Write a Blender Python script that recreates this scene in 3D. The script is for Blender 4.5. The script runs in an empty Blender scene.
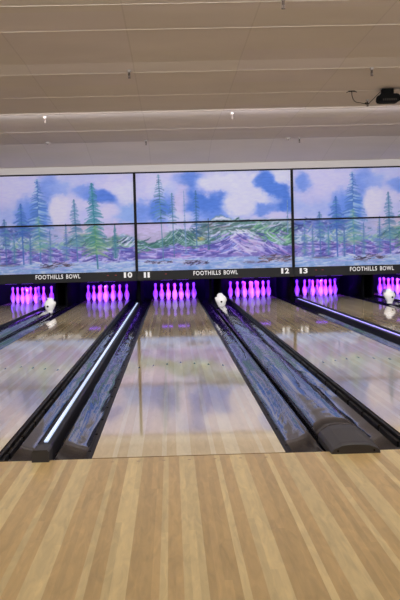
import bpy, bmesh, math, random
import numpy as np
from mathutils import Vector, Matrix
random.seed(7)
SC = bpy.context.scene
COL = SC.collection
PI = math.pi

# ------------------------------------------------------------------ helpers
def srgb(r, g, b):
    f = lambda c: (c/255/12.92 if c/255 <= .04045 else ((c/255+.055)/1.055)**2.4)
    return (f(r), f(g), f(b), 1)

def mat(name, col=(.5, .5, .5, 1), rough=.5, metal=0, spec=.5, emit=None, estr=0):
    m = bpy.data.materials.new(name); m.use_nodes = True
    b = m.node_tree.nodes['Principled BSDF']
    b.inputs['Base Color'].default_value = col
    b.inputs['Roughness'].default_value = rough
    b.inputs['Metallic'].default_value = metal
    b.inputs['Specular IOR Level'].default_value = spec
    if emit:
        b.inputs['Emission Color'].default_value = emit
        b.inputs['Emission Strength'].default_value = estr
    return m

def nd(m, t, **kw):
    n = m.node_tree.nodes.new(t)
    for k, v in kw.items(): setattr(n, k, v)
    return n
def ln(m, a, b): m.node_tree.links.new(a, b)

def noise_tint(m, col, amount, scale, stretch=(1, 1, 1), detail=4, coords='Object'):
    """multiply a base colour by stretched noise"""
    tc = nd(m, 'ShaderNodeTexCoord'); mp = nd(m, 'ShaderNodeMapping')
    mp.inputs['Scale'].default_value = stretch
    ln(m, tc.outputs[coords], mp.inputs['Vector'])
    no = nd(m, 'ShaderNodeTexNoise'); no.inputs['Scale'].default_value = scale; no.inputs['Detail'].default_value = detail
    ln(m, mp.outputs[0], no.inputs['Vector'])
    mr = nd(m, 'ShaderNodeMapRange')
    mr.inputs['From Min'].default_value = .25; mr.inputs['From Max'].default_value = .75
    mr.inputs['To Min'].default_value = 1-amount; mr.inputs['To Max'].default_value = 1+amount
    ln(m, no.outputs['Fac'], mr.inputs['Value'])
    mx = nd(m, 'ShaderNodeMix', data_type='RGBA', blend_type='MULTIPLY'); mx.inputs['Factor'].default_value = 1
    if isinstance(col, tuple): mx.inputs['A'].default_value = col
    else: ln(m, col, mx.inputs['A'])
    cb = nd(m, 'ShaderNodeCombineColor')
    for i in range(3): ln(m, mr.outputs[0], cb.inputs[i])
    ln(m, cb.outputs[0], mx.inputs['B'])
    ln(m, mx.outputs['Result'], m.node_tree.nodes['Principled BSDF'].inputs['Base Color'])
    return no, mp, mx

def bump(m, fac, strength, dist):
    b = nd(m, 'ShaderNodeBump'); b.inputs['Strength'].default_value = strength; b.inputs['Distance'].default_value = dist
    ln(m, fac, b.inputs['Height'])
    ln(m, b.outputs[0], m.node_tree.nodes['Principled BSDF'].inputs['Normal'])

def link(name, me, material=None, parent=None):
    o = bpy.data.objects.new(name, me); COL.objects.link(o)
    if material is not None: me.materials.append(material)
    if parent is not None: o.parent = parent
    return o

def obj(name, bm, material, parent=None, smooth=False):
    me = bpy.data.meshes.new(name)
    bmesh.ops.recalc_face_normals(bm, faces=bm.faces)
    bm.to_mesh(me); bm.free()
    if smooth:
        me.polygons.foreach_set('use_smooth', [True]*len(me.polygons)); me.update()
    return link(name, me, material, parent)

def empty(name, loc=(0, 0, 0)):
    o = bpy.data.objects.new(name, None); COL.objects.link(o); o.location = loc
    o.empty_display_size = .1
    return o
def tag(o, label, cat, group=None):
    o['label'] = label; o['category'] = cat
    if group: o['group'] = group
    return o
def struct(o): o['kind'] = 'structure'; return o

def box(bm, x0, x1, y0, y1, z0, z1, bev=0, seg=2):
    r = bmesh.ops.create_cube(bm, size=1)
    vs = r['verts']
    for v in vs:
        v.co = Vector((x0+(v.co.x+.5)*(x1-x0), y0+(v.co.y+.5)*(y1-y0), z0+(v.co.z+.5)*(z1-z0)))
    if bev:
        es = list({e for v in vs for e in v.link_edges})
        bmesh.ops.bevel(bm, geom=es, offset=bev, segments=seg, affect='EDGES', profile=.5)
    return bm

def prism_y(bm, prof, y0, y1, ny=1, closed=True):
    """profile [(x,z)] extruded along Y"""
    rows = []
    for k in range(ny+1):
        y = y0+(y1-y0)*k/ny
        rows.append([bm.verts.new((x, y, z)) for x, z in prof])
    n = len(prof)
    for a, b in zip(rows[:-1], rows[1:]):
        for i in range(n if closed else n-1):
            j = (i+1) % n
            bm.faces.new((a[i], a[j], b[j], b[i]))
    if closed:
        bm.faces.new(rows[0]); bm.faces.new(rows[-1][::-1])
    return bm

def prism_x(bm, prof, x0, x1):
    a = [bm.verts.new((x0, y, z)) for y, z in prof]; b = [bm.verts.new((x1, y, z)) for y, z in prof]
    n = len(prof)
    for i in range(n):
        j = (i+1) % n
        bm.faces.new((a[i], a[j], b[j], b[i]))
    bm.faces.new(a); bm.faces.new(b[::-1])
    return bm

def lathe(bm, prof, n=24, c=(0, 0, 0)):
    rings = []
    for r, z in prof:
        if r < 1e-6: rings.append([bm.verts.new((c[0], c[1], c[2]+z))])
        else: rings.append([bm.verts.new((c[0]+r*math.cos(2*PI*i/n), c[1]+r*math.sin(2*PI*i/n), c[2]+z)) for i in range(n)])
    for a, b in zip(rings[:-1], rings[1:]):
        for i in range(n):
            j = (i+1) % n
            if len(a) == 1 and len(b) == 1: continue
            if len(a) == 1: bm.faces.new((a[0], b[i], b[j]))
            elif len(b) == 1: bm.faces.new((a[i], a[j], b[0]))
            else: bm.faces.new((a[i], a[j], b[j], b[i]))
    if len(rings[0]) > 1: bm.faces.new(rings[0][::-1])
    if len(rings[-1]) > 1: bm.faces.new(rings[-1])
    return bm

def tube(bm, pts, r, n=8):
    pts = [Vector(p) for p in pts]; rings = []
    for i, p in enumerate(pts):
        t = (pts[min(i+1, len(pts)-1)]-pts[max(i-1, 0)]).normalized()
        a = t.cross(Vector((0, 0, 1)))
        if a.length < 1e-3: a = t.cross(Vector((1, 0, 0)))
        a.normalize(); b = t.cross(a)
        rings.append([bm.verts.new(p+r*(a*math.cos(2*PI*k/n)+b*math.sin(2*PI*k/n))) for k in range(n)])
    for u, v in zip(rings[:-1], rings[1:]):
        for k in range(n):
            bm.faces.new((u[k], u[(k+1) % n], v[(k+1) % n], v[k]))
    bm.faces.new(rings[0][::-1]); bm.faces.new(rings[-1])
    return bm

def copy_tree(o):
    c = o.copy(); COL.objects.link(c)
    for ch in list(o.children):
        d = ch.copy(); COL.objects.link(d); d.parent = c
        for g in list(ch.children):
            e = g.copy(); COL.objects.link(e); e.parent = d
    return c

# ------------------------------------------------------------------ layout (metres; Y = 0 is the foul line, +Y towards the pins)
LW = 1.054            # lane width
GN, GW = .5426, .7336 # narrow and wide gaps between lanes
LC = {11: 0.}
LC[12] = LW+GW; LC[13] = LC[12]+LW+GN; LC[14] = LC[13]+LW+GW
LC[10] = -(LW+GN); LC[9] = LC[10]-(LW+GW)
H = LW/2
LANE_END = 19.3
MY = 16.6             # masking plane
NAMES = {9: 'the leftmost lane', 10: 'lane 10', 11: 'lane 11', 12: 'lane 12', 13: 'lane 13', 14: 'the rightmost lane'}

# ------------------------------------------------------------------ materials
M = {}
M['black'] = mat('black_plastic', srgb(11, 10, 13), .5, spec=.25)
M['black_matte'] = mat('black_matte', srgb(14, 13, 16), .75, spec=.25)
M['trim'] = mat('black_trim', srgb(20, 19, 24), .45, spec=.25)
M['cap'] = mat('end_cap_grey', srgb(66, 66, 73), .5)
M['white_plastic'] = mat('white_plastic', srgb(248, 247, 246), .4)
M['lens'] = mat('dark_lens', srgb(8, 8, 9), .15)
M['letters'] = mat('white_letters', srgb(250, 250, 250), .5)
M['led'] = mat('led_diffuser', srgb(230, 238, 250), .4, emit=srgb(190, 214, 255), estr=.85)
M['led_violet'] = mat('led_diffuser_violet', srgb(230, 230, 250), .4, emit=srgb(140, 130, 255), estr=1.1)
M['uv'] = mat('blacklight_tube', srgb(200, 170, 240), .4, emit=srgb(120, 40, 255), estr=1.6)
M['red'] = mat('red_indicator', srgb(120, 20, 20), .4, emit=srgb(255, 60, 40), estr=.08)
M['projector'] = mat('projector_black', srgb(8, 8, 9), .8, spec=.1)
M['steel'] = mat('sprinkler_bronze', srgb(70, 56, 48), .45, .3)
M['escut'] = mat('white_enamel', srgb(160, 152, 147), .6)
M['wall'] = mat('wall_paint', srgb(190, 178, 168), .8)
M['pit'] = mat('pit_black', srgb(10, 10, 14), .8, spec=.2)
M['kick'] = mat('kickback_blue_black', srgb(7, 7, 13), .85, spec=.06)
M['dark_glossy'] = mat('dark_glossy', srgb(48, 46, 54), .2)
M['pin'] = mat('pin_plastic', srgb(246, 242, 238), .22)

def gutter_mat(name, c, rough):
    m = mat(name, c, rough, spec=.9)
    no, mp, mx = noise_tint(m, c, .12, 1.3, (2, .35, 1), 3)
    n2 = nd(m, 'ShaderNodeTexNoise'); n2.inputs['Scale'].default_value = 1.0; n2.inputs['Detail'].default_value = 2.5
    n2.inputs['Distortion'].default_value = 1.2
    mp2 = nd(m, 'ShaderNodeMapping'); mp2.inputs['Scale'].default_value = (5, .6, 3)
    tc = nd(m, 'ShaderNodeTexCoord'); ln(m, tc.outputs['Object'], mp2.inputs['Vector']); ln(m, mp2.outputs[0], n2.inputs['Vector'])
    bump(m, n2.outputs['Fac'], .5, .035)
    return m
M['gutter'] = gutter_mat('gutter_plastic', srgb(40, 39, 48), .07)
M['cover'] = gutter_mat('cover_plastic', srgb(52, 50, 58), .08)

# wood: colours per board come from the mesh, grain from noise
def wood(name, rough, grain, spec, bumpy=0):
    m = mat(name, rough=rough, spec=spec)
    at = nd(m, 'ShaderNodeAttribute', attribute_name='board')
    no, mp, mx = noise_tint(m, at.outputs['Color'], grain, 5.0, (6, .8, 1), 5)
    no.inputs['Distortion'].default_value = 1.0
    if bumpy:
        n2 = nd(m, 'ShaderNodeTexNoise'); n2.inputs['Scale'].default_value = 1.5; n2.inputs['Detail'].default_value = 1
        bump(m, n2.outputs['Fac'], bumpy, .01)
    return m
M['lane'] = wood('lane_maple', .042, .09, .45)
M['approach'] = wood('approach_maple', .32, .15, .4)

# ceiling: large painted panels with slightly different tints
m = mat('ceiling_panels', rough=.85, spec=.2)
tc = nd(m, 'ShaderNodeTexCoord'); sp = nd(m, 'ShaderNodeSeparateXYZ'); ln(m, tc.outputs['Object'], sp.inputs[0])
ax = nd(m, 'ShaderNodeMath', operation='ADD'); ax.inputs[1].default_value = 100*1.213+.446; ln(m, sp.outputs['X'], ax.inputs[0])
dx = nd(m, 'ShaderNodeMath', operation='DIVIDE'); dx.inputs[1].default_value = 1.213; ln(m, ax.outputs[0], dx.inputs[0])
fx = nd(m, 'ShaderNodeMath', operation='FLOOR'); ln(m, dx.outputs[0], fx.inputs[0])
dy = nd(m, 'ShaderNodeMath', operation='DIVIDE'); dy.inputs[1].default_value = 1.9; ln(m, sp.outputs['Y'], dy.inputs[0])
fy = nd(m, 'ShaderNodeMath', operation='FLOOR'); ln(m, dy.outputs[0], fy.inputs[0])
cv = nd(m, 'ShaderNodeCombineXYZ'); ln(m, fx.outputs[0], cv.inputs[0]); ln(m, fy.outputs[0], cv.inputs[1])
wn = nd(m, 'ShaderNodeTexWhiteNoise', noise_dimensions='2D'); ln(m, cv.outputs[0], wn.inputs['Vector'])
rp = nd(m, 'ShaderNodeMix', data_type='RGBA'); rp.inputs['A'].default_value = srgb(220, 211, 204); rp.inputs['B'].default_value = srgb(221, 211, 211)
ln(m, wn.outputs['Value'], rp.inputs['Factor'])
fr = nd(m, 'ShaderNodeMath', operation='FRACT'); ln(m, dx.outputs[0], fr.inputs[0])
lt = nd(m, 'ShaderNodeMath', operation='LESS_THAN'); lt.inputs[1].default_value = .012; ln(m, fr.outputs[0], lt.inputs[0])
sc_ = nd(m, 'ShaderNodeMath', operation='MULTIPLY'); sc_.inputs[1].default_value = .16; ln(m, lt.outputs[0], sc_.inputs[0])
dk = nd(m, 'ShaderNodeMix', data_type='RGBA'); dk.inputs['B'].default_value = srgb(140, 126, 120)
ln(m, sc_.outputs[0], dk.inputs['Factor']); ln(m, rp.outputs['Result'], dk.inputs['A'])
noise_tint(m, dk.outputs['Result'], .05, .8, (1, 1.5, 1), 5)
M['ceiling'] = m
M['ceil_trim'] = mat('ceiling_trim', srgb(226, 218, 210), .7)
M['lip'] = mat('lip_paint', srgb(186, 181, 178), .7)

# ------------------------------------------------------------------ the room
LX, RX = -7.0, 9.0
def hard(c, k): return tuple(x*k for x in c[:3])+(1,)

def board_mesh(name, strips, z0, z1, y0, y1, material, extra=None):
    """solid slab whose top is divided into boards; strips = [(x0,x1,[(ya,yb,rgba),...])]"""
    verts, faces, cols = [], [], []
    def quad(p, c):
        i = len(verts); verts.extend(p); faces.append((i, i+1, i+2, i+3)); cols.append(c)
    for x0, x1, segs in strips:
        for ya, yb, c in segs:
            quad([(x0, ya, z1), (x1, ya, z1), (x1, yb, z1), (x0, yb, z1)], c)
    xa, xb = strips[0][0], strips[-1][1]
    side = (.12, .07, .035, 1)
    face0 = srgb(205, 170, 130)
    quad([(xa, y0, z0), (xb, y0, z0), (xb, y0, z1), (xa, y0, z1)], face0)
    quad([(xa, y1, z0), (xb, y1, z0), (xb, y1, z1), (xa, y1, z1)], side)
    quad([(xa, y0, z0), (xa, y1, z0), (xa, y1, z1), (xa, y0, z1)], side)
    quad([(xb, y0, z0), (xb, y1, z0), (xb, y1, z1), (xb, y0, z1)], side)
    quad([(xa, y0, z0), (xb, y0, z0), (xb, y1, z0), (xa, y1, z0)], side)
    for p, c in (extra or []):
        i = len(verts); verts.extend(p); faces.append(tuple(range(i, i+len(p)))); cols.append(c)
    me = bpy.data.meshes.new(name); me.from_pydata(verts, [], faces)
    ca = me.color_attributes.new('board', 'FLOAT_COLOR', 'CORNER')
    arr = []
    for f, c in zip(faces, cols): arr.extend(list(c)*len(f))
    ca.data.foreach_set('color', arr)
    bm = bmesh.new(); bm.from_mesh(me); bmesh.ops.recalc_face_normals(bm, faces=bm.faces)
    for f in bm.faces:
        if len(f.verts) != 4 or f.calc_area() < 50:
            if abs(f.normal.z) > .9 and f.calc_center_median().z > z0+.001 and f.normal.z < 0: f.normal_flip()
    bm.to_mesh(me); bm.free()
    return link(name, me, material)

def disc(x, y, r, z, n=10): return [(x+r*math.cos(2*PI*i/n), y+r*math.sin(2*PI*i/n), z) for i in range(n)]

BW = .0272
DARK, LIGHT = srgb(206, 175, 122), srgb(226, 202, 149)
PAT = 'LLLDDDDLDD'          # ten-board rhythm of the approach
strips = []
k0 = int(math.floor((LX-(-.055))/BW))
x = -.055+k0*BW; k = k0
while x < RX:
    base = LIGHT if PAT[k % 10] == 'L' else DARK
    segs = []; y = -8.0
    while y < 0:
        L = random.uniform(1.2, 2.6); yb = min(0, y+L)
        if yb > -.5: yb = 0
        j = random.uniform(.90, 1.08)
        segs.append((y, yb, hard(base, j))); y = yb
    strips.append((x, x+BW, segs)); x += BW; k += 1
extra = []
for n_ in LC:
    for i in range(-3, 4):
        extra.append((disc(LC[n_]+i*BW*5, -.10, .010, .0006), srgb(176, 138, 100)))
fl = board_mesh('floor', strips, -.12, 0, -8, 0, M['approach'], extra); struct(fl)

bm = bmesh.new(); box(bm, LX, RX, .0, 21, -.2, -.12); struct(obj('floor_subfloor', bm, M['black_matte']))

# folded ceiling: steps down, and a recess behind the second lip
prof = [(-8, 3.27), (6.30, 3.27), (6.77, 3.24), (9.86, 3.205), (9.865, 3.18), (9.91, 3.18), (9.915, 3.25), (14.5, 3.25), (16.49, 2.972), (16.9, 2.972),
        (16.9, 3.55), (-8, 3.55)]
bm = bmesh.new(); prism_x(bm, prof, LX, RX); struct(obj('ceiling', bm, M['ceiling']))
for i, (y, z) in enumerate([(3.557, 3.27), (4.588, 3.27), (6.80, 3.239), (8.47, 3.2205), (12.59, 3.25)]):
    bm = bmesh.new(); box(bm, LX, RX, y-.012, y+.012, z-.0015, z+.002); struct(obj('trim_%d' % (i+1), bm, M['ceil_trim']))
bm = bmesh.new(); box(bm, LX, RX, 16.50, 16.56, 2.825, 2.972, .008); struct(obj('wall_far', bm, M['lip']))
bm = bmesh.new(); box(bm, LX, RX, 20.6, 20.7, -.12, 3.6); struct(obj('wall_pit', bm, M['pit']))
bm = bmesh.new(); box(bm, LX-.1, LX, -8, 20.7, -.2, 3.6); struct(obj('wall_left', bm, M['wall']))
bm = bmesh.new(); box(bm, RX, RX+.1, -8, 20.7, -.2, 3.6); struct(obj('wall_right', bm, M['wall']))
bm = bmesh.new(); box(bm, LX, RX, -8.1, -8, -.2, 3.6); struct(obj('wall_back', bm, M['wall']))

# ------------------------------------------------------------------ lanes
random.seed(3)
LCOL_D, LCOL_L = srgb(230, 208, 168), srgb(243, 228, 193)
for n_, c in LC.items():
    strips = []
    w = LW/39
    for i in range(39):
        x0 = c-H+i*w
        base = LCOL_L if PAT[(i+3) % 10] == 'L' else LCOL_D
        segs = []; y = .018
        while y < LANE_END:
            L = random.uniform(2.0, 5.0); yb = min(LANE_END, y+L)
            if LANE_END-yb < .6: yb = LANE_END
            segs.append((y, yb, hard(base, random.uniform(.95, 1.05)))); y = yb
        strips.append((x0, x0+w, segs))
    ex = []
    for i in range(-3, 4):                       # range arrows and dots inlaid in the lane
        ax_, ay = c+i*w*5, 4.78-abs(i)*.12
        ex.append(([(ax_-.012, ay-.07, .0006), (ax_+.012, ay-.07, .0006), (ax_, ay+.08, .0006)], srgb(70, 52, 44)))
    o = board_mesh('bowling_lane', strips, -.12, 0, .018, LANE_END, M['lane'], ex)
    extra_l = {9: 'pale maple bowling lane at the far left edge', 10: 'pale maple bowling lane under number 10, left of the lit white light strip',
               11: 'pale maple bowling lane in the centre, under number 11', 12: 'pale maple bowling lane under number 12, right of the wide grey cover',
               13: 'pale maple bowling lane under number 13, right of the violet light strip', 14: 'pale maple bowling lane at the far right edge'}[n_]
    tag(o, extra_l, 'bowling lane', 'bowling lanes')

# ------------------------------------------------------------------ gutters (each with its own bumper rail)
GUT_W = .226
GEND = 19.3
def gutter(xa, lane_side, label):
    """xa = left edge; lane_side -1: lane lies to the left, +1: to the right"""
    xb = xa+GUT_W
    n = 12; p = []
    for i in range(n+1):
        t = i/n; p.append((xa+.004+t*(GUT_W-.008), -.018-.062*math.sin(PI*t)**.8))
    prof = p+[(xb-.004, -.112), (xa+.004, -.112)]
    bm = bmesh.new(); prism_y(bm, prof, .02, GEND, 24)
    g = obj('gutter', bm, M['gutter'], smooth=False)
    me = g.data
    for f in me.polygons:
        if abs(f.normal.y) < .5 and f.normal.z > .2: f.use_smooth = True
    tag(g, label, 'gutter', 'gutters beside the lanes')
    # lane edge moulding
    e = xa+.004 if lane_side < 0 else xb-.004
    d = 1 if lane_side < 0 else -1
    bm = bmesh.new(); x0, x1 = sorted((e, e+d*.020)); box(bm, x0, x1, .02, GEND, -.06, -.004, .003)
    obj('edge_moulding', bm, M['trim'], g)
    bm = bmesh.new(); x0, x1 = sorted((e+d*.024, e+d*.046))
    y = .35
    box(bm, x0, x1, .06, .30, -.05, -.016, .004)
    while y < 16.2:
        box(bm, x0, x1, y, y+.52, -.06, -.022, .005); y += .56
    r = obj('bumper_rail', bm, M['black'], g)
    return g

gaps = {'9_10': (LC[9]+H, LC[10]-H), '10_11': (LC[10]+H, LC[11]-H), '11_12': (LC[11]+H, LC[12]-H),
        '12_13': (LC[12]+H, LC[13]-H), '13_14': (LC[13]+H, LC[14]-H)}
for key, (a, b) in gaps.items():
    l, r = (int(s) for s in key.split('_'))
    gutter(a, -1, 'dark grey gutter channel along the right edge of %s' % NAMES[l])
    gutter(b-GUT_W, 1, 'dark grey gutter channel along the left edge of %s' % NAMES[r])
gutter(LC[9]-H-GUT_W, 1, 'dark grey gutter channel along the left edge of the leftmost lane')

# ------------------------------------------------------------------ narrow dividers with a light strip
def led_divider(c, label, ledmat, ledlabel):
    d = empty('lane_divider', (c, .0, 0)); tag(d, label, 'lane divider', 'lit dividers between lanes')
    bm = bmesh.new()
    prism_y(bm, [(-.043, -.112), (.043, -.112), (.041, .05), (.034, .058), (-.034, .058), (-.041, .05)], .10, 16.3, 1)
    obj('divider_rail', bm, M['trim'], d)
    bm = bmesh.new(); box(bm, -.012, .011, .22, 16.1, .057, .068, .004)
    s = obj('led_strip', bm, ledmat, d); s['label'] = ledlabel
    bm = bmesh.new(); prism_y(bm, [(-.046, -.02), (.046, -.02), (.046, .052), (.036, .064), (-.036, .064), (-.046, .052)], -.055, .13, 1)
    for v in bm.verts:
        if v.co.y < 0 and v.co.z > .03: v.co.y += .012
    obj('end_block', bm, M['cap'], d)
    return d
led_divider(-.798, 'low black divider with glowing white light strip between lanes 10 and 11', M['led'], 'glowing white light strip')
led_divider(2.586, 'low black divider with glowing violet light strip between lanes 12 and 13', M['led_violet'], 'glowing blue violet light strip')

# ------------------------------------------------------------------ wide ball track covers
def track_cover(c, label, label2):
    d = empty('ball_track_cover', (c, 0, 0)); tag(d, label, 'lane divider', 'wide covers between lanes')
    W2 = .132
    arch = [(-W2, .012), (-W2+.012, .032), (-W2+.045, .052)]
    for i in range(7):
        t = -1+2*i/6; arch.append((t*.075, .060+.008*(1-t*t)))
    arch += [(W2-.045, .052), (W2-.012, .032), (W2, .012)]
    prof = [(-W2, -.112)]+arch+[(W2, -.112)]
    bm = bmesh.new(); prism_y(bm, prof, .40, 13.9, 40)
    o = obj('cover_panel', bm, M['cover'], d)
    for f in o.data.polygons:
        if f.normal.z > .3: f.use_smooth = True
    # end cap: same arch, a little proud, sloping down to the front
    bm = bmesh.new(); rows = []
    for y, k, gx in ((-.078, .66, .985), (-.07, .74, 1.0), (-.03, .84, 1.01), (.30, 1.05, 1.015), (.42, 1.04, 1.012)):
        rows.append([bm.verts.new((x*gx, y, max(-.03, z*k+.004) if z > 0 else -.02)) for x, z in prof])
    n = len(prof)
    for a, b in zip(rows[:-1], rows[1:]):
        for i in range(n): bm.faces.new((a[i], a[(i+1) % n], b[(i+1) % n], b[i]))
    bm.faces.new(rows[0]); bm.faces.new(rows[-1][::-1])
    e = obj('end_cap', bm, M['cap'], d)
    for s in (-1, 1):
        bm = bmesh.new(); r = bmesh.ops.create_cone(bm, cap_ends=True, segments=10, radius1=.006, radius2=.005, depth=.006)
        bmesh.ops.rotate(bm, verts=bm.verts, matrix=Matrix.Rotation(PI/2, 3, 'X')); bmesh.ops.translate(bm, verts=bm.verts, vec=(s*.098, -.079, .016))
        obj('screw', bm, M['black_matte'], e)
    bm = bmesh.new(); box(bm, c-W2, c+W2, 13.93, 17.15, -.115, -.001)
    tag(obj('deck_plate', bm, M['dark_glossy']), label2, 'deck plate', 'dark plates at the far ends of the covers')
    return d
track_cover((gaps['9_10'][0]+gaps['9_10'][1])/2, 'low grey rounded track cover left of lane 10', 'flat dark plate under the white housing left of lane 10')
track_cover(.897, 'wide grey rounded track cover with a front end cap between lanes 11 and 12', 'flat dark plate under the white housing between lanes 11 and 12')
track_cover((gaps['13_14'][0]+gaps['13_14'][1])/2, 'low grey rounded track cover right of lane 13', 'flat dark plate under the white housing right of lane 13')

# ------------------------------------------------------------------ white sensor housings near the pins
def sensor(c, hole, label, flip=1):
    d = empty('sensor_housing', (c, 14.4, 0)); tag(d, label, 'sensor', 'white sensor housings on the dividers')
    bm = bmesh.new()
    bmesh.ops.create_uvsphere(bm, u_segments=28, v_segments=18, radius=1)
    ang = [0, 30, 60, 90, 120, 138, 152, 180, 210, 250, 280, 310, 340, 360]
    rad = [6.1, 6.0, 6.0, 7.7, 7.5, 5.4, 7.0, 5.7, 5.2, 6.7, 8.0, 6.6, 5.4, 6.1]
    for v in bm.verts:
        x, y, z = v.co
        a = math.degrees(math.atan2(z, x*flip)) % 360; rr = float(np.interp(a, ang, rad))*.0186
        v.co = Vector((x*rr, y*.08, .15+z*rr))
    obj('housing_body', bm, M['white_plastic'], d, True)
    bm = bmesh.new(); box(bm, -.05, .05, -.05, .05, 0, .05, .01); obj('foot', bm, M['white_plastic'], d)
    bm = bmesh.new(); lathe(bm, [(.019, 0), (.019, .02), (.015, .026), (0, .026)], 16)
    bmesh.ops.rotate(bm, verts=bm.verts, matrix=Matrix.Rotation(PI/2, 3, 'X')); bmesh.ops.translate(bm, verts=bm.verts, vec=(hole, -.062, .125))
    obj('lens', bm, M['lens'], d, False)
    bm = bmesh.new(); box(bm, -.045, .03, -.05, .05, .262, .29, .012, 3); obj('hood', bm, M['white_plastic'], d)
sensor(-2.424, -.035, 'small white lobed housing with dark hole between the leftmost lane and lane 10', -1)
sensor(.877, .005, 'small white lobed housing with dark hole between lanes 11 and 12')
sensor(4.16, .04, 'small white lobed housing with dark hole between lane 13 and the rightmost lane')

# ------------------------------------------------------------------ pins
IN = .0254
pp = [(0, 1.0155), (.15, 1.10), (.75, 1.414), (2.25, 1.953), (3.375, 2.255), (4.5, 2.383), (5.2, 2.36), (5.875, 2.28), (6.6, 2.08), (7.25, 1.85), (8.0, 1.52), (8.625, 1.236),
      (9.375, .983), (10, .90), (10.875, .935), (11.75, 1.047), (12.625, 1.203), (13.1, 1.27), (13.5, 1.273), (14.0, 1.16), (14.5, .88), (14.85, .5), (15, 0)]
bm = bmesh.new(); lathe(bm, [(r*IN, z*IN) for z, r in pp], 24)
pin0 = obj('bowling_pin', bm, M['pin'], None, True)
S = .3048; RH = S*math.sqrt(3)/2; PY = 18.288
spots = {1: (0, 0), 2: (-.5, 1), 3: (.5, 1), 4: (-1, 2), 5: (0, 2), 6: (1, 2), 7: (-1.5, 3), 8: (-.5, 3), 9: (.5, 3), 10: (1.5, 3)}
PW = {1: 'front head pin of the rack', 2: 'left pin of the second row', 3: 'right pin of the second row', 4: 'left pin of the third row', 5: 'middle pin of the third row',
      6: 'right pin of the third row', 7: 'far left pin of the back row', 8: 'inner left pin of the back row', 9: 'inner right pin of the back row', 10: 'far right pin of the back row'}
RACK = {9: 'leftmost rack', 10: 'second rack from the left', 11: 'third rack from the left', 12: 'third rack from the right', 13: 'second rack from the right', 14: 'rightmost rack'}
first = True
for n_, c in LC.items():
    for k, (sx, sy) in spots.items():
        if n_ == 14 and k in (6, 9, 10): continue
        o = pin0 if first else pin0.copy()
        if not first: COL.objects.link(o)
        first = False
        o.location = (c+sx*S, PY+sy*RH, 0)
        tag(o, 'white bowling pin, %s, %s' % (PW[k], RACK[n_]), 'bowling pin', 'bowling pins on %s' % NAMES[n_])

# ------------------------------------------------------------------ the painted masking units
rng = np.random.RandomState(5)
def vnoise(u, v, seed):
    r = np.random.RandomState(seed); T = r.rand(64, 64)
    i = np.floor(u).astype(int); j = np.floor(v).astype(int); fu = u-i; fv = v-j
    fu = fu*fu*(3-2*fu); fv = fv*fv*(3-2*fv)
    g = lambda a, b: T[a % 64, b % 64]
    return (g(i, j)*(1-fu)+g(i+1, j)*fu)*(1-fv)+(g(i, j+1)*(1-fu)+g(i+1, j+1)*fu)*fv
def fbm(u, v, seed, o=4):
    s = 0; a = .5; t = 0
    for k in range(o):
        s = s+a*vnoise(u*2**k+k*7.3, v*2**k+k*3.1, seed+k); t += a; a *= .55
    return s/t
def sm(a, b, x): t = np.clip((x-a)/(b-a), 0, 1); return t*t*(3-2*t)
def C(*c): return np.array(c, float)

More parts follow.
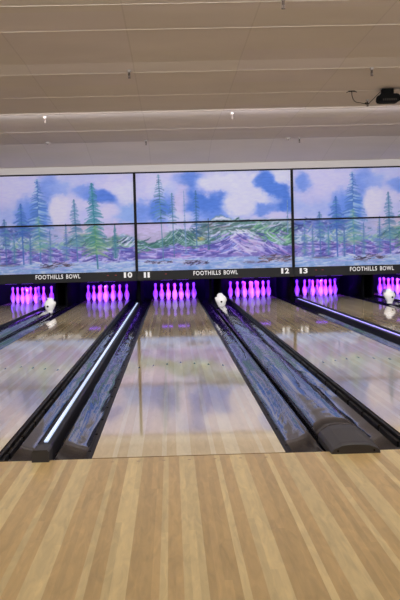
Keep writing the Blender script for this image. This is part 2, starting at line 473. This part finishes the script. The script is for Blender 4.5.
def paint(kind, X, D):
    """colours (0-255) of a watercolour mountain landscape; X 0..158 across, D 0..97 down from the top"""
    n1 = fbm(X/16, D/12, 11, 5); n2 = fbm(X/6, D/5, 31, 4); n3 = fbm(X/4.2+D/9, D/1.3-X/40, 51, 3); n4 = fbm(X/28, D/20, 71, 4)
    xw = X+(n1-.5)*16; dw = D+(n2-.5)*9
    img = np.zeros(X.shape+(3,))+C(216, 208, 232)
    def mix(mask, col, al=1.0):
        nonlocal img
        mk = np.clip(mask*al, 0, 1)[..., None]
        img = img*(1-mk)+C(*col)*mk
    def blob(cx, cy, rx, ry, col, al=1., soft=.5, rot=0, wob=1.):
        xx = (X+(xw-X)*wob)-cx; yy = (D+(dw-D)*wob)-cy
        ca, sa = math.cos(rot), math.sin(rot)
        r = np.sqrt(((xx*ca+yy*sa)/rx)**2+((-xx*sa+yy*ca)/ry)**2)
        mix(1-sm(1-soft, 1+soft, r), col, al)
    mix(sm(.45, .7, n4), (203, 203, 232), .7)
    mix(sm(.5, .75, n1), (226, 214, 230), .6)
    BL, BM, BP, WH, PK = (86, 132, 208), (120, 154, 218), (166, 184, 228), (232, 226, 240), (226, 208, 222)
    if kind == 'B':
        blob(26, 38, 14, 12, BL, .95, .5); blob(6, 39, 9, 12, BM, .9)
        blob(60, 30, 34, 11, BL, 1, .35, .35); blob(57, 9, 15, 9, BL, .85, .5); blob(88, 36, 16, 18, BL, .95, .35)
        blob(70, 44, 40, 6, BM, .7, .5)
        blob(46, 28, 8, 18, PK, .9, .6); blob(30, 16, 14, 8, WH, .6); blob(42, 44, 16, 5, WH, .75)
        blob(76, 11, 14, 8, WH, 1, .4); blob(104, 10, 26, 9, WH, 1, .4); blob(101, 30, 13, 17, WH, 1, .35, -.2); blob(120, 26, 14, 12, WH, .9, .4)
        blob(143, 22, 12, 26, BL, 1, .35, -.5); blob(130, 9, 10, 8, BL, .9, .4, -.4)
        blob(128, 38, 13, 7, BM, .95, .35); blob(151, 5, 12, 8, WH, 1, .4, .4)
        blob(110, 36, 9, 9, WH, .9, .4); blob(150, 46, 14, 6, (220, 210, 232), .9, .5); blob(134, 30, 10, 4, WH, .6)
    else:
        blob(12, 13, 11, 11, BM, .9, .4); blob(30, 36, 36, 12, BP, .6)
        blob(62, 42, 17, 17, (92, 140, 212), .95, .45); blob(50, 34, 10, 14, BM, .6); blob(72, 14, 10, 14, BM, .85, .5); blob(86, 13, 14, 7, BP, .9)
        blob(44, 42, 9, 8, BM, .6); blob(24, 26, 16, 8, PK, .5)
        blob(82, 34, 12, 14, (234, 224, 238), 1, .4); blob(100, 22, 10, 12, (226, 216, 236), .8); blob(36, 12, 14, 10, (222, 212, 234), .8)
        # swept blue wing
        xx = (xw*.5+X*.5)-124; yy = (dw*.4+D*.6)-(21+.022*np.minimum(xx, 20)**2*np.sign(xx)*(xx > 0))
        mix((1-sm(.6, 1.25, np.sqrt((xx/18)**2+(yy/7)**2))), (84, 128, 206), .95)
        blob(108, 17, 12, 7, BM, .8); blob(150, 40, 14, 11, (150, 182, 226), .9); blob(150, 20, 12, 10, WH, .8)
        blob(128, 38, 12, 6, (228, 216, 236), .9)
    # ---------- land
    def ridge(h, col, al=1., tex=None, soft=.8, low=200):
        mix(sm(-soft, soft, D-h)*(1-sm(low-4, low+4, D)), col, al)
    def peaks(pts):
        xs, ys = zip(*pts); return np.interp(X, xs, ys)+(n2-.5)*5+(n3-.5)*1.5
    if kind == 'B':
        h = peaks([(0, 60), (50, 56), (66, 54), (76, 48), (82, 44.5), (88, 44), (96, 47), (112, 50), (130, 52), (158, 52)])
        ridge(h, (124, 150, 152)); mix(sm(0, 2, D-h)*(1-sm(2, 5, D-h+(n3-.5)*4))*(X > 74)*(X < 104), (238, 234, 240), .95)
        mix(sm(-.5, 1, D-h-3)*sm(.45, .6, n3), (84, 92, 96), .8)
        mix(sm(-1, 1, 8-np.abs(D-56))*sm(60, 75, X), (104, 148, 128), .5); mix(sm(-1, 1, 7-np.abs(D-57))*sm(.56, .68, fbm(X/7+D/3, D/2.2-X/9, 91, 3)), (212, 214, 226), .85)
        mix((D > 50)*(X < 34)*(1-sm(26, 36, X)), (214, 194, 214), .85)
        h = peaks([(0, 66), (18, 70), (32, 62), (44, 55.5), (52, 60), (66, 68), (80, 64), (90, 58), (112, 66), (126, 60), (140, 55), (150, 58), (158, 62)])
        ridge(h, (106, 158, 142)); g = sm(-1, 1, D-h)
        mix(g*sm(.42, .6, n3), (64, 112, 96), .85); mix(g*sm(.55, .72, n2), (176, 210, 186), .9); mix(g*(1-sm(.28, .42, n3)), (216, 226, 226), .8)
        blob(62, 66, 5, 3, (206, 196, 110), .9, .6, 0, .4); blob(140, 66, 16, 6, (128, 196, 120), .8, .6)
        h = peaks([(0, 80), (20, 76), (40, 70), (56, 76), (74, 72), (90, 66), (106, 58.5), (114, 62), (130, 71), (146, 74), (158, 77)])
        ridge(h, (140, 124, 190)); g = sm(-1, 1, D-h)
        mix(g*sm(.45, .6, n3), (90, 92, 166), .85); mix(g*sm(.48, .64, n2), (208, 194, 228), .9); mix(g*(1-sm(.3, .42, n1)), (206, 140, 196), .6)
        mix(g*(1-sm(2, 7, D-h+(n3-.5)*6))*sm(84, 96, X)*(1-sm(116, 128, X)), (240, 238, 246), .95)
        blob(116, 76, 13, 7, (218, 198, 222), .75, .6); blob(104, 82, 6, 4, (226, 204, 222), .6)
        mix(sm(-1, 1, D-80-(n2-.5)*6)*(1-sm(86, 89, D)), (118, 104, 176), .55)
        mix(sm(-1, 1, D-85.5-(n2-.5)*3), (168, 190, 222)); mix((D > 85)*sm(.5, .62, n3), (206, 216, 236), .8)
        mix((D > 86)*(1-sm(.3, .42, n2)), (132, 170, 214), .7)
        rk = sm(.47, .53, n3)
        for cx, cy, rx, ry in ((20, 88, 14, 2.2), (58, 89.5, 13, 2.6), (142, 86.5, 15, 3.2), (152, 90, 10, 2), (118, 91, 12, 1.6)):
            blob(cx, cy, rx, ry*.7, (150, 136, 156), .5, .6, 0, .5)
            rr = np.sqrt(((X-cx)/rx)**2+((D-cy)/ry)**2); mix((rr < .9)*rk, (66, 56, 78), .5)
    else:
        mix(sm(48, 52, D), (186, 186, 210), .9); blob(108, 56, 22, 7, (222, 200, 204), .9); blob(140, 56, 20, 7, (222, 198, 218), .9)
        mix(sm(49, 51, D)*(1-sm(60, 66, D))*(1-sm(50, 66, X))*sm(.3, .5, n2), (106, 118, 176), .75)
        h = peaks([(0, 64), (20, 68), (44, 60), (60, 64), (78, 68), (96, 60), (106, 64), (120, 70), (134, 63), (146, 60), (158, 64)])
        ridge(h, (170, 190, 206)); g = sm(-1, 1, D-h)
        mix(g*sm(.44, .58, n3), (110, 140, 180), .85); mix(g*(1-sm(.34, .46, n3)), (216, 224, 226), .9); mix(g*sm(.52, .64, n2), (150, 196, 170), .85)
        blob(140, 68, 16, 6, (112, 150, 120), .75, .5); blob(104, 66, 12, 7, (120, 170, 130), .7)
        h = peaks([(0, 76), (24, 72), (46, 75), (66, 70), (90, 76), (112, 72), (134, 75), (158, 74)])
        ridge(h, (150, 138, 200)); g = sm(-1, 1, D-h)
        mix(g*sm(.46, .58, n3), (96, 92, 166), .85); mix(g*sm(.52, .66, n2), (204, 190, 224), .9); mix(g*(1-sm(.32, .42, n1)), (186, 140, 196), .55)
        mix(g*(1-sm(.3, .4, n3)), (214, 210, 234), .7)
        mix(sm(-1, 1, D-87-(n2-.5)*4), (170, 194, 222)); mix((D > 86)*sm(.5, .62, n3), (208, 218, 236), .8)
        mix((D > 86.5)*(1-sm(.3, .42, n2)), (140, 178, 212), .7)
        for cx, cy, rx, ry in ((84, 89, 15, 2.0), (70, 91, 10, 1.6), (30, 88, 12, 1.6)):
            blob(cx, cy, rx, ry*.8, (144, 128, 144), .6, .6, 0, .5)
            rr = np.sqrt(((X-cx)/rx)**2+((D-cy)/ry)**2); mix((rr < .9)*sm(.47, .53, n3), (80, 64, 78), .5)
    # ---------- loose brush strokes over the land
    rs = np.random.RandomState(40 if kind == 'B' else 41)
    x_ax, d_ax = X[0], D[:, 0]
    def stroke(cx, cy, L, ang, th, col, al):
        nonlocal img
        R_ = L+2
        i0, i1 = np.searchsorted(x_ax, [cx-R_, cx+R_]); dd = d_ax[::-1]
        j0, j1 = np.searchsorted(dd, [cy-R_, cy+R_]); n = len(d_ax); j0, j1 = n-j1, n-j0
        if i1 <= i0 or j1 <= j0: return
        xs = X[j0:j1, i0:i1]-cx; ys = D[j0:j1, i0:i1]-cy
        u = xs*math.cos(ang)+ys*math.sin(ang); v = -xs*math.sin(ang)+ys*math.cos(ang)
        v = v+.12*u*u/L
        m_ = (1-sm(.7, 1.0, np.abs(u)/L))*(1-sm(.4, 1.2, np.abs(v)/th))*al
        img[j0:j1, i0:i1] = img[j0:j1, i0:i1]*(1-m_[..., None])+C(*col)*m_[..., None]
    def strokes(n, xr, dr, Lr, ar, tr, cols, al):
        for k in range(n):
            stroke(rs.uniform(*xr), rs.uniform(*dr), rs.uniform(*Lr), rs.uniform(*ar), rs.uniform(*tr), cols[rs.randint(len(cols))], rs.uniform(*al))
    GR = [(44, 92, 84), (70, 124, 104), (188, 216, 200), (224, 226, 234), (96, 150, 120), (60, 88, 110)]
    PU = [(80, 76, 158), (104, 92, 176), (206, 188, 226), (236, 232, 246), (196, 150, 206), (122, 140, 206), (70, 66, 140)]
    LK = [(206, 216, 238), (150, 184, 226), (176, 170, 222), (228, 230, 244), (120, 164, 204)]
    if kind == 'B':
        strokes(60, (64, 158), (49, 58), (3, 9), (-.5, .1), (.5, 1.1), GR+[(120, 108, 104), (206, 188, 190)], (.4, .85))
        strokes(40, (30, 44), (58, 72), (3, 8), (-.85, -.45), (.4, .9), GR, (.4, .8)); strokes(40, (42, 66), (58, 70), (3, 8), (.4, .75), (.4, .9), GR, (.4, .8))
        strokes(24, (4, 34), (66, 76), (3, 8), (-.5, -.1), (.4, .9), GR, (.4, .8)); strokes(40, (116, 158), (54, 72), (3, 9), (-.8, -.3), (.5, 1.0), GR+[(140, 206, 130), (160, 214, 150)], (.4, .8))
        strokes(60, (78, 104), (62, 82), (3, 8), (-.7, -.15), (.4, .9), PU, (.45, .85)); strokes(70, (104, 150), (62, 82), (3, 9), (.2, .75), (.4, .9), PU, (.45, .85))
        strokes(36, (98, 128), (68, 83), (2, 6), (.1, .7), (.5, 1.1), [(226, 208, 226), (236, 226, 236), (222, 190, 208), (190, 160, 210)], (.5, .85))
        strokes(70, (0, 80), (73, 86), (3, 10), (-.25, .25), (.4, 1.0), PU, (.45, .85))
        strokes(8, (96, 112), (58.5, 62), (3, 6), (-.1, .5), (.4, .7), [(244, 242, 250)], (.7, .95))
        strokes(80, (0, 158), (86, 97), (5, 14), (-.06, .06), (.3, .7), LK, (.4, .8))
        strokes(30, (10, 36), (87, 90), (1, 3), (-.3, .3), (.3, .6), [(60, 48, 66), (120, 92, 104), (206, 196, 214)], (.5, .9))
        strokes(40, (46, 72), (88, 92), (1, 3), (-.5, .2), (.3, .7), [(34, 30, 52), (70, 56, 84), (190, 184, 210)], (.6, .95))
        strokes(46, (124, 158), (84, 91), (1.5, 4), (-.35, .1), (.3, .7), [(64, 48, 56), (150, 112, 108), (216, 190, 190), (90, 70, 80)], (.55, .9))
    else:
        strokes(40, (0, 52), (50, 60), (3, 9), (-.3, .3), (.5, 1.2), [(70, 90, 160), (96, 124, 190), (130, 150, 206), (60, 74, 130)], (.4, .8))
        strokes(90, (0, 80), (58, 73), (2, 6), (-1.1, .9), (.4, 1.0), [(216, 226, 224), (150, 196, 170), (84, 132, 176), (226, 220, 236), (120, 170, 190), (70, 110, 150), (190, 206, 160)], (.4, .85))
        strokes(60, (84, 158), (60, 75), (3, 8), (-.7, .6), (.4, .9), [(60, 104, 96), (140, 176, 150), (222, 224, 234), (90, 130, 120), (180, 200, 170), (80, 100, 140)], (.4, .85))
        strokes(150, (0, 158), (72, 87), (3, 10), (-.35, .4), (.4, 1.0), PU, (.45, .85))
        strokes(18, (140, 158), (64, 72), (2, 6), (-.9, -.5), (.4, .8), [(240, 238, 248), (50, 70, 110)], (.6, .9))
        strokes(90, (0, 158), (86, 97), (5, 14), (-.1, .06), (.3, .7), LK, (.4, .8))
        strokes(36, (62, 92), (86.5, 91), (1, 4), (-.3, 0), (.3, .7), [(54, 46, 64), (96, 76, 90), (200, 190, 208)], (.6, .95))
    # ---------- conifers
    def tree(cx, top, bot, wid, col, col2, dens=1., trunk=.5, seed=1, lean=0., crown=None):
        r = np.random.RandomState(seed)
        cb = crown or bot
        ax = cx+lean*(D-top)/max(1, bot-top)
        inside = (D > top)*(D < bot)
        mix(inside*(1-sm(trunk*.5, trunk+.3, np.abs(X-ax))), col, .85)
        y = top+1.2
        while y < cb:
            f = (y-top)/(cb-top); L = wid*(.12+.88*f**.8)*(1 if f < .8 else 1-.5*(f-.8)/.2)
            for s in (-1, 1):
                l = L*r.uniform(.6, 1.25); dr = r.uniform(.15, .5); th = r.uniform(.45, .8)*(.7+f*.6)
                c_ = col if r.rand() < .65 else col2
                t = (X-ax)*s/l
                yy = y+dr*l*np.clip(t, 0, 1)**1.4+(n3-.5)*1.5
                m_ = (t > 0)*(t < 1)*(1-sm(th*.5, th+.35, np.abs(D-yy)))*(1-.55*np.clip(t, 0, 1))
                mix(m_, c_, dens)
            y += r.uniform(1.7, 3.6) if kind == 'B' else r.uniform(1.1, 1.9)
    if kind == 'B':
        tl = (78, 126, 150); t2 = (60, 100, 120)
        tree(24, 1, 86, 10, (96, 146, 160), t2, .8, .45, 3, 3, 46); tree(37, 20, 84, 6.5, tl, (120, 170, 176), .75, .4, 4, 1, 50)
        tree(49, 18, 80, 2.2, (140, 168, 200), tl, .55, .3, 5, 1); tree(61, 18, 74, 6.5, (70, 118, 160), t2, .8, .5, 6, 0, 66)
        tree(73, 46, 78, 3, t2, tl, .6, .4, 8)
        tree(153, 30, 64, 3.2, (130, 160, 190), t2, .5, .35, 9)
    else:
        tree(61, 3, 86, 15, (82, 126, 184), (170, 200, 214), .95, .8, 13, 1, 62); tree(44, 27, 88, 11, (66, 112, 178), (80, 140, 166), .9, .7, 14, 1, 60)
        tree(61, 40, 76, 15, (104, 164, 160), (160, 196, 150), .65, .6, 23, 1)
        tree(27, 42, 88, 8, (84, 120, 172), (90, 150, 160), .85, .6, 15, 1, 66); tree(97, 24, 86, 9, (84, 130, 160), (110, 160, 170), .85, .6, 16, 2, 70)
        tree(115, 8, 94, 12, (54, 132, 142), (84, 160, 160), 1, .8, 17, 4, 70); tree(117, 50, 80, 16, (90, 150, 112), (150, 194, 120), .8, .6, 18, 1)
        tree(137, 50, 84, 5, (70, 130, 140), (90, 150, 150), .85, .6, 19); tree(88, 48, 84, 5, (96, 130, 180), (110, 160, 160), .75, .5, 20)
        tree(72, 54, 86, 4, (96, 130, 180), (110, 160, 160), .6, .4, 21); tree(12, 50, 86, 5, (100, 130, 180), (120, 170, 160), .75, .5, 22)
        tree(20, 56, 88, 3, (96, 124, 176), (110, 160, 160), .6, .4, 24); tree(52, 58, 88, 3, (86, 124, 176), (110, 160, 160), .6, .4, 25); tree(36, 56, 86, 4, (86, 140, 170), (120, 170, 160), .6, .4, 26)
    img += (n3[..., None]-.5)*(18+16*sm(48, 54, D))[..., None]+(n1[..., None]-.5)*10
    return np.clip(img, 0, 255)

def to_lin(a):
    a = a/255.; return np.where(a <= .04045, a/12.92, ((a+.055)/1.055)**2.4)

m = mat('painted_panel', rough=.55, spec=.2)
at = nd(m, 'ShaderNodeAttribute', attribute_name='paint'); ln(m, at.outputs['Color'], m.node_tree.nodes['Principled BSDF'].inputs['Base Color'])
M['art'] = m

UW = 3.37; ZT, ZB = 2.80, .717
def art_panel(kind, z0, z1, yf, nx=320):
    """solid board, its front face a fine grid carrying the painting in a colour attribute"""
    ny = max(8, int(nx*(z1-z0)/UW)); x0, x1 = -UW/2+.028, UW/2-.028
    gx, gz = np.meshgrid(np.linspace(x0, x1, nx+1), np.linspace(z0, z1, ny+1))
    X = (gx+UW/2)/UW*158; D = (ZT-gz)/(ZT-ZB)*97
    col = np.ones((gx.size, 4)); col[:, :3] = to_lin(np.clip(paint(kind, X, D)*C(.96, 1.0, 1.13), 0, 255)).reshape(-1, 3)*.82
    V = np.stack([gx.ravel(), np.full(gx.size, yf), gz.ravel()], 1)
    i = np.arange((nx+1)*ny).reshape(ny, nx+1)[:, :-1].ravel()
    F = np.stack([i, i+1, i+nx+2, i+nx+1], 1)
    b = len(V); T = .04
    back = np.array([(x0, yf, z0), (x1, yf, z0), (x1, yf, z1), (x0, yf, z1), (x0, yf+T, z0), (x1, yf+T, z0), (x1, yf+T, z1), (x0, yf+T, z1)])
    V = np.concatenate([V, back]); col = np.concatenate([col, np.tile([.02, .02, .02, 1], (8, 1))])
    F = F.tolist()+[[b+5, b+4, b+7, b+6], [b, b+4, b+5, b+1], [b+3, b+2, b+6, b+7], [b+1, b+5, b+6, b+2], [b+4, b, b+3, b+7]]
    me = bpy.data.meshes.new('panel'); me.from_pydata(V.tolist(), [], F)
    ca = me.color_attributes.new('paint', 'FLOAT_COLOR', 'POINT'); ca.data.foreach_set('color', col.ravel().astype(np.float32))
    me.materials.append(M['art'])
    return me

def text_mesh(s, w, h, bold=.0):
    cu = bpy.data.curves.new('lettering', 'FONT'); cu.body = s; cu.offset = bold; cu.extrude = .02; cu.space_character = 1.14 if len(s) > 2 else .86; cu.resolution_u = 4
    o = bpy.data.objects.new('tmp', cu); COL.objects.link(o)
    dg = bpy.context.evaluated_depsgraph_get(); me = bpy.data.meshes.new_from_object(o.evaluated_get(dg))
    bpy.data.objects.remove(o); bpy.data.curves.remove(cu)
    xs = [v.co.x for v in me.vertices]; ys = [v.co.y for v in me.vertices]
    cx, cy = (min(xs)+max(xs))/2, (min(ys)+max(ys))/2; sx, sy = w/(max(xs)-min(xs)), h/(max(ys)-min(ys))
    for v in me.vertices:
        x, y, z = v.co
        v.co = ((x-cx)*sx, -z*.12-.001, (y-cy)*sy)
    me.materials.clear(); me.materials.append(M['letters'])
    return me

artm = {}
for kd in 'AB':
    artm[kd] = (art_panel(kd, 1.754, ZT, MY), art_panel(kd, ZB, 1.722, MY+.035))
UNIT = []
FB1, FB2 = text_mesh('FOOTHILLS', .585, .092, .015), text_mesh('BOWL', .30, .092, .015)
DW = {'0': .098, '1': .046, '2': .090, '3': .090}
DIG = {k: text_mesh(k, w, .118, .012 if k == '1' else .035) for k, w in DW.items()}
def number(s, cx, z, parent):
    tot = sum(DW[k] for k in s)+.034*(len(s)-1); x = cx-tot/2
    for k in s:
        t = link('digit', DIG[k], None, parent); t.location = (x+DW[k]/2, MY-.0305, z); x += DW[k]+.034
for x0, kd, nl, nr, lab in ((-4.175, 'A', None, '10', 'painted pine tree and mountain masking panel with number 10, leftmost over the lanes'),
                            (-.805, 'B', '11', '12', 'painted snowy mountain masking panel with numbers 11 and 12, in the middle'),
                            (2.565, 'A', '13', None, 'painted pine tree masking panel with number 13, rightmost over the lanes')):
    u = empty('masking_unit', (x0+UW/2, 0, 0)); tag(u, lab, 'masking unit', 'painted masking units over the pins'); UNIT.append(u)
    o = link('upper_panel', artm[kd][0], None, u); o['label'] = 'upper painted sky and treetops board'
    o = link('lower_panel', artm[kd][1], None, u); o['label'] = 'lower painted mountains and lake board'
    bm = bmesh.new()
    h = UW/2
    box(bm, -h+.001, -h+.028, MY-.012, MY+.09, ZB-.0, ZT+.025); box(bm, h-.028, h-.001, MY-.012, MY+.09, ZB, ZT+.025)
    box(bm, -h+.028, h-.028, MY-.004, MY+.09, ZT, ZT+.025); box(bm, -h+.028, h-.028, MY+.012, MY+.05, 1.722, 1.754)
    obj('frame', bm, M['black_matte'], u)
    bm = bmesh.new(); box(bm, -h+.001, h-.001, MY-.03, MY+.09, .512, ZB-.001, .006)
    sb = obj('sign_band', bm, M['black'], u); sb['label'] = 'black band with white lettering'
    t = link('lettering', FB1, None, sb); t.location = (-.475+.2925, MY-.0305, .644)
    t = link('lettering', FB2, None, sb); t.location = (.475-.15, MY-.0305, .644)
    if nl:
        number(nl, -h+.21, .634, sb)
    if nr:
        number(nr, h-.19, .644, sb)
    for px in ((-h+.62,) if kd == 'B' else ((h-.62, h-.45) if nr else (-h+.48, -h+.62))):
        bm = bmesh.new(); box(bm, px-.02, px+.02, MY-.034, MY-.029, .636, .652, .002); obj('indicator_lamp', bm, M['red'], sb)

# ------------------------------------------------------------------ behind the masking: kickback panels, blacklights
def kick(x, w, label):
    bm = bmesh.new(); box(bm, x-w/2, x+w/2, 17.2, 20.2, -.118, 1.15, .01)
    o = obj('kickback_panel', bm, M['kick']); tag(o, label, 'side panel', 'upright panels between the pin decks')
for key, (a, b) in gaps.items():
    l, r = (int(s) for s in key.split('_')); c = (a+b)/2
    if b-a > .6:
        kick(c-.105, .05, 'dark upright panel beside the pins, right of %s' % NAMES[l])
        kick(c+.105, .05, 'dark upright panel beside the pins, left of %s' % NAMES[r])
    else:
        kick(c, .08, 'dark upright panel between the pins of %s and %s' % (NAMES[l], NAMES[r]))
for n_, c in LC.items():
    un = UNIT[(n_-9)//2]; lx = c-un.location.x
    bm = bmesh.new(); box(bm, lx-.36, lx+.36, 16.97, 17.03, .53, .60, .005); box(bm, lx-.03, lx+.03, MY+.085, 16.98, .59, .62)
    fx_ = obj('blacklight_fixture', bm, M['black'], un); fx_['label'] = 'violet blacklight fixture behind the black band'
    bm = bmesh.new(); tube(bm, [(lx-.30, 17, .512), (lx-.05, 17, .512)], .014, 10); tube(bm, [(lx+.05, 17, .512), (lx+.30, 17, .512)], .014, 10); obj('tube', bm, M['uv'], fx_)

# ------------------------------------------------------------------ ceiling fittings
def sprinkler(x, y, z, label):
    d = empty('sprinkler_head', (x, y, z)); tag(d, label, 'sprinkler', 'ceiling sprinkler heads')
    bm = bmesh.new(); lathe(bm, [(.0, 0), (.026, 0), (.026, -.012), (.018, -.026), (0, -.026)], 18); obj('escutcheon', bm, M['escut'], d)
    bm = bmesh.new(); lathe(bm, [(0, -.026), (.013, -.026), (.013, -.05), (.009, -.055), (.009, -.062), (0, -.062)], 12)
    box(bm, -.014, -.009, -.003, .003, -.09, -.05); box(bm, .009, .014, -.003, .003, -.09, -.05); box(bm, -.014, .014, -.003, .003, -.094, -.088)
    lathe(bm, [(0, -.062), (.005, -.064), (.005, -.088), (0, -.088)], 8); obj('nozzle', bm, M['steel'], d)
    bm = bmesh.new(); lathe(bm, [(0, -.094), (.018, -.094), (.018, -.097), (0, -.097)], 14); obj('deflector', bm, M['steel'], d)
def dz(y):  # ceiling height
    return np.interp(y, [0, 6.3, 6.77, 9.86, 9.92, 14.5, 16.49], [3.27, 3.27, 3.24, 3.205, 3.25, 3.25, 2.972])
for x, y, lab in ((-.5, 6.66, 'ceiling sprinkler head in front of the first ceiling step, left of centre'),
                  (-1.96, 10.6, 'ceiling sprinkler head near the long ceiling stain at the left'),
                  (.945, 10.6, 'ceiling sprinkler head just past the second ceiling step, in the centre'),
                  (2.384, 6.80, 'ceiling sprinkler head nearest to the camera side of the black projector'),
                  (.957, 3.42, 'ceiling sprinkler head cut by the top edge of the picture'),
                  (2.80, 9.25, 'ceiling sprinkler head with a dark cable looped around it'),
                  (-.481, 14.23, 'ceiling sprinkler head at the far sloped ceiling edge above number 11'),
                  (2.474, 14.45, 'ceiling sprinkler head at the far sloped ceiling edge above number 12')):
    sprinkler(x, y, float(dz(y)), lab)
def lamp_boss(x, y, lab):
    z = float(dz(y)); d = empty('ceiling_detector', (x, y, z)); tag(d, lab, 'ceiling detector', 'round white ceiling detectors')
    bm = bmesh.new(); lathe(bm, [(0, .0), (.05, .0), (.05, -.012), (.038, -.03), (0, -.036)], 20); obj('housing', bm, M['escut'], d, False)
    bm = bmesh.new(); lathe(bm, [(0, -.03), (.012, -.034), (.01, -.045), (0, -.045)], 10); obj('sensor_tip', bm, M['steel'], d)
lamp_boss(-2.343, 14.2, 'small round white detector at the far ceiling edge above the left masking panel')
lamp_boss(2.254, 14.42, 'small round white detector at the far ceiling edge above number 12')

# projector under the ceiling with its cable
d = empty('projector', (2.90, 8.35, 3.2205)); tag(d, 'black projector hanging under the ceiling at the upper right', 'projector')
bm = bmesh.new(); box(bm, -.085, .075, -.06, .06, -.085, 0, .012, 3); obj('ceiling_mount', bm, M['projector'], d)
bm = bmesh.new()
prof = [(-.135, -.10), (-.115, -.075), (.115, -.075), (.15, -.10), (.155, -.165), (.12, -.185), (-.11, -.185), (-.14, -.165)]
prism_y(bm, prof, -.11, .12, 1); bmesh.ops.bevel(bm, geom=bm.edges[:], offset=.008, segments=2, affect='EDGES')
b_ = obj('projector_body', bm, M['projector'], d)
bm = bmesh.new()
for i in range(7): box(bm, -.085+i*.028, -.07+i*.028, -.117, -.108, -.168, -.142)
g_ = obj('front_grille', bm, mat('grille_brown', srgb(44, 37, 32), .7), d); g_['label'] = 'brownish grille slots'
bm = bmesh.new(); lathe(bm, [(0, 0), (.03, 0), (.03, .012), (.024, .018), (0, .018)], 18)
bmesh.ops.rotate(bm, verts=bm.verts, matrix=Matrix.Rotation(-PI/2, 3, 'X')); bmesh.ops.translate(bm, verts=bm.verts, vec=(.02, .115, -.13)); obj('lens', bm, M['lens'], d)
pts = [(2.40, 8.393, 3.206), (2.415, 8.40, 3.175), (2.45, 8.45, 3.15)]
def bez(a, b, c_, n=10):
    return [tuple((1-t)**2*a[i]+2*t*(1-t)*b[i]+t*t*c_[i] for i in range(3)) for t in [k/n for k in range(n+1)]]
cab = bez((2.43, 8.43, 3.198), (2.45, 8.55, 3.06), (2.60, 8.80, 3.10))+bez((2.60, 8.80, 3.10), (2.68, 9.05, 3.125), (2.78, 9.215, 3.135))[1:]
cab += [(2.795+.03*math.cos(t), 9.25+.03*math.sin(t), 3.145+.012*math.sin(t*.5)) for t in np.linspace(-2.2, 4.6, 14)]
cab += bez((2.81, 9.20, 3.14), (2.79, 8.8, 3.14), (2.812, 8.44, 3.18))
cab = [(p[0], p[1], p[2]+.010) for p in cab]
bm = bmesh.new(); tube(bm, cab, .005, 8)
c_ = obj('cable', bm, M['black_matte'], None, True); tag(c_, 'thin dark cable sagging from the ceiling to the black projector', 'cable')
bm = bmesh.new(); box(bm, 2.385, 2.475, 8.42, 8.44, 3.203, 3.2195, .004); tube(bm, [(2.385, 8.43, 3.21), (2.36, 8.44, 3.195)], .006); tube(bm, [(2.475, 8.43, 3.21), (2.50, 8.44, 3.20)], .006)
o = obj('cable_clip', bm, M['black_matte']); tag(o, 'small dark clip holding the cable end to the ceiling', 'cable clip')

# ------------------------------------------------------------------ lights
def area(name, loc, rot, sx, sy, power, col=(1, 1, 1), spread=PI):
    l = bpy.data.lights.new(name, 'AREA'); l.shape = 'RECTANGLE'; l.size = sx; l.size_y = sy; l.energy = power; l.color = col; l.spread = spread
    o = bpy.data.objects.new(name, l); COL.objects.link(o); o.location = loc; o.rotation_euler = rot
    return o
R = math.radians
WARM = (1, .985, .945)
area('ceiling_lights_approach', (1, -.1, 3.24), (0, 0, 0), 13, .6, 124, WARM)
area('ceiling_lights_concourse', (1, -3.8, 3.24), (0, 0, 0), 13, .6, 78, WARM)
area('lane_fill_light', (1, 1.2, 3.22), (R(72), 0, 0), 14, .25, 310, (1, .985, .97), R(90))  # unseen fill added to brighten the lanes and masking panels
area('cove_lights', (1, 9.95, 3.215), (R(95), 0, 0), 15.5, .05, 350, (.95, .95, 1), R(170))
for n_, c in LC.items():
    area('blacklight_tube_light', (c, 17.02, .50), (R(95), 0, 0), .6, .03, 80, (.14, .010, 1), R(84))
    area('pink_pin_fill', (c, 17.06, .51), (R(84), 0, 0), .10, .03, .75, (1, .04, .4), R(22))  # narrow pink fill added to tint the middle pins, no fixture of its own

w = bpy.data.worlds.new('world'); SC.world = w; w.use_nodes = True
w.node_tree.nodes['Background'].inputs[0].default_value = (.02, .02, .022, 1)

# ------------------------------------------------------------------ camera
cx, cz, cd, f = -.0695, 1.1058, 5.5552, 1032.5
yaw, p, r = .02711, -.04696, -.02593
F = Vector((math.sin(yaw)*math.cos(p), math.cos(yaw)*math.cos(p), math.sin(p)))
rt = Vector((math.cos(yaw), -math.sin(yaw), 0)); up = rt.cross(F)
Rv = rt*math.cos(r)+up*math.sin(r); Uv = -rt*math.sin(r)+up*math.cos(r)
cam = bpy.data.cameras.new('camera'); co = bpy.data.objects.new('camera', cam); COL.objects.link(co)
cam.sensor_fit = 'HORIZONTAL'; cam.sensor_width = 36; cam.lens = 36*f/400; cam.clip_end = 200
mw = Matrix.Identity(4)
for i in range(3):
    mw[i][0] = Rv[i]; mw[i][1] = Uv[i]; mw[i][2] = -F[i]
mw[0][3], mw[1][3], mw[2][3] = cx, -cd, cz
co.matrix_world = mw
SC.camera = co
vs = SC.view_settings
vs.view_transform = 'Standard'; vs.look = 'None'; vs.gamma = 1; vs.use_curve_mapping = False; vs.exposure = 0
SC.cycles.use_denoising = True
SC.cycles.max_bounces = 10; SC.cycles.diffuse_bounces = 5; SC.cycles.sample_clamp_indirect = 4
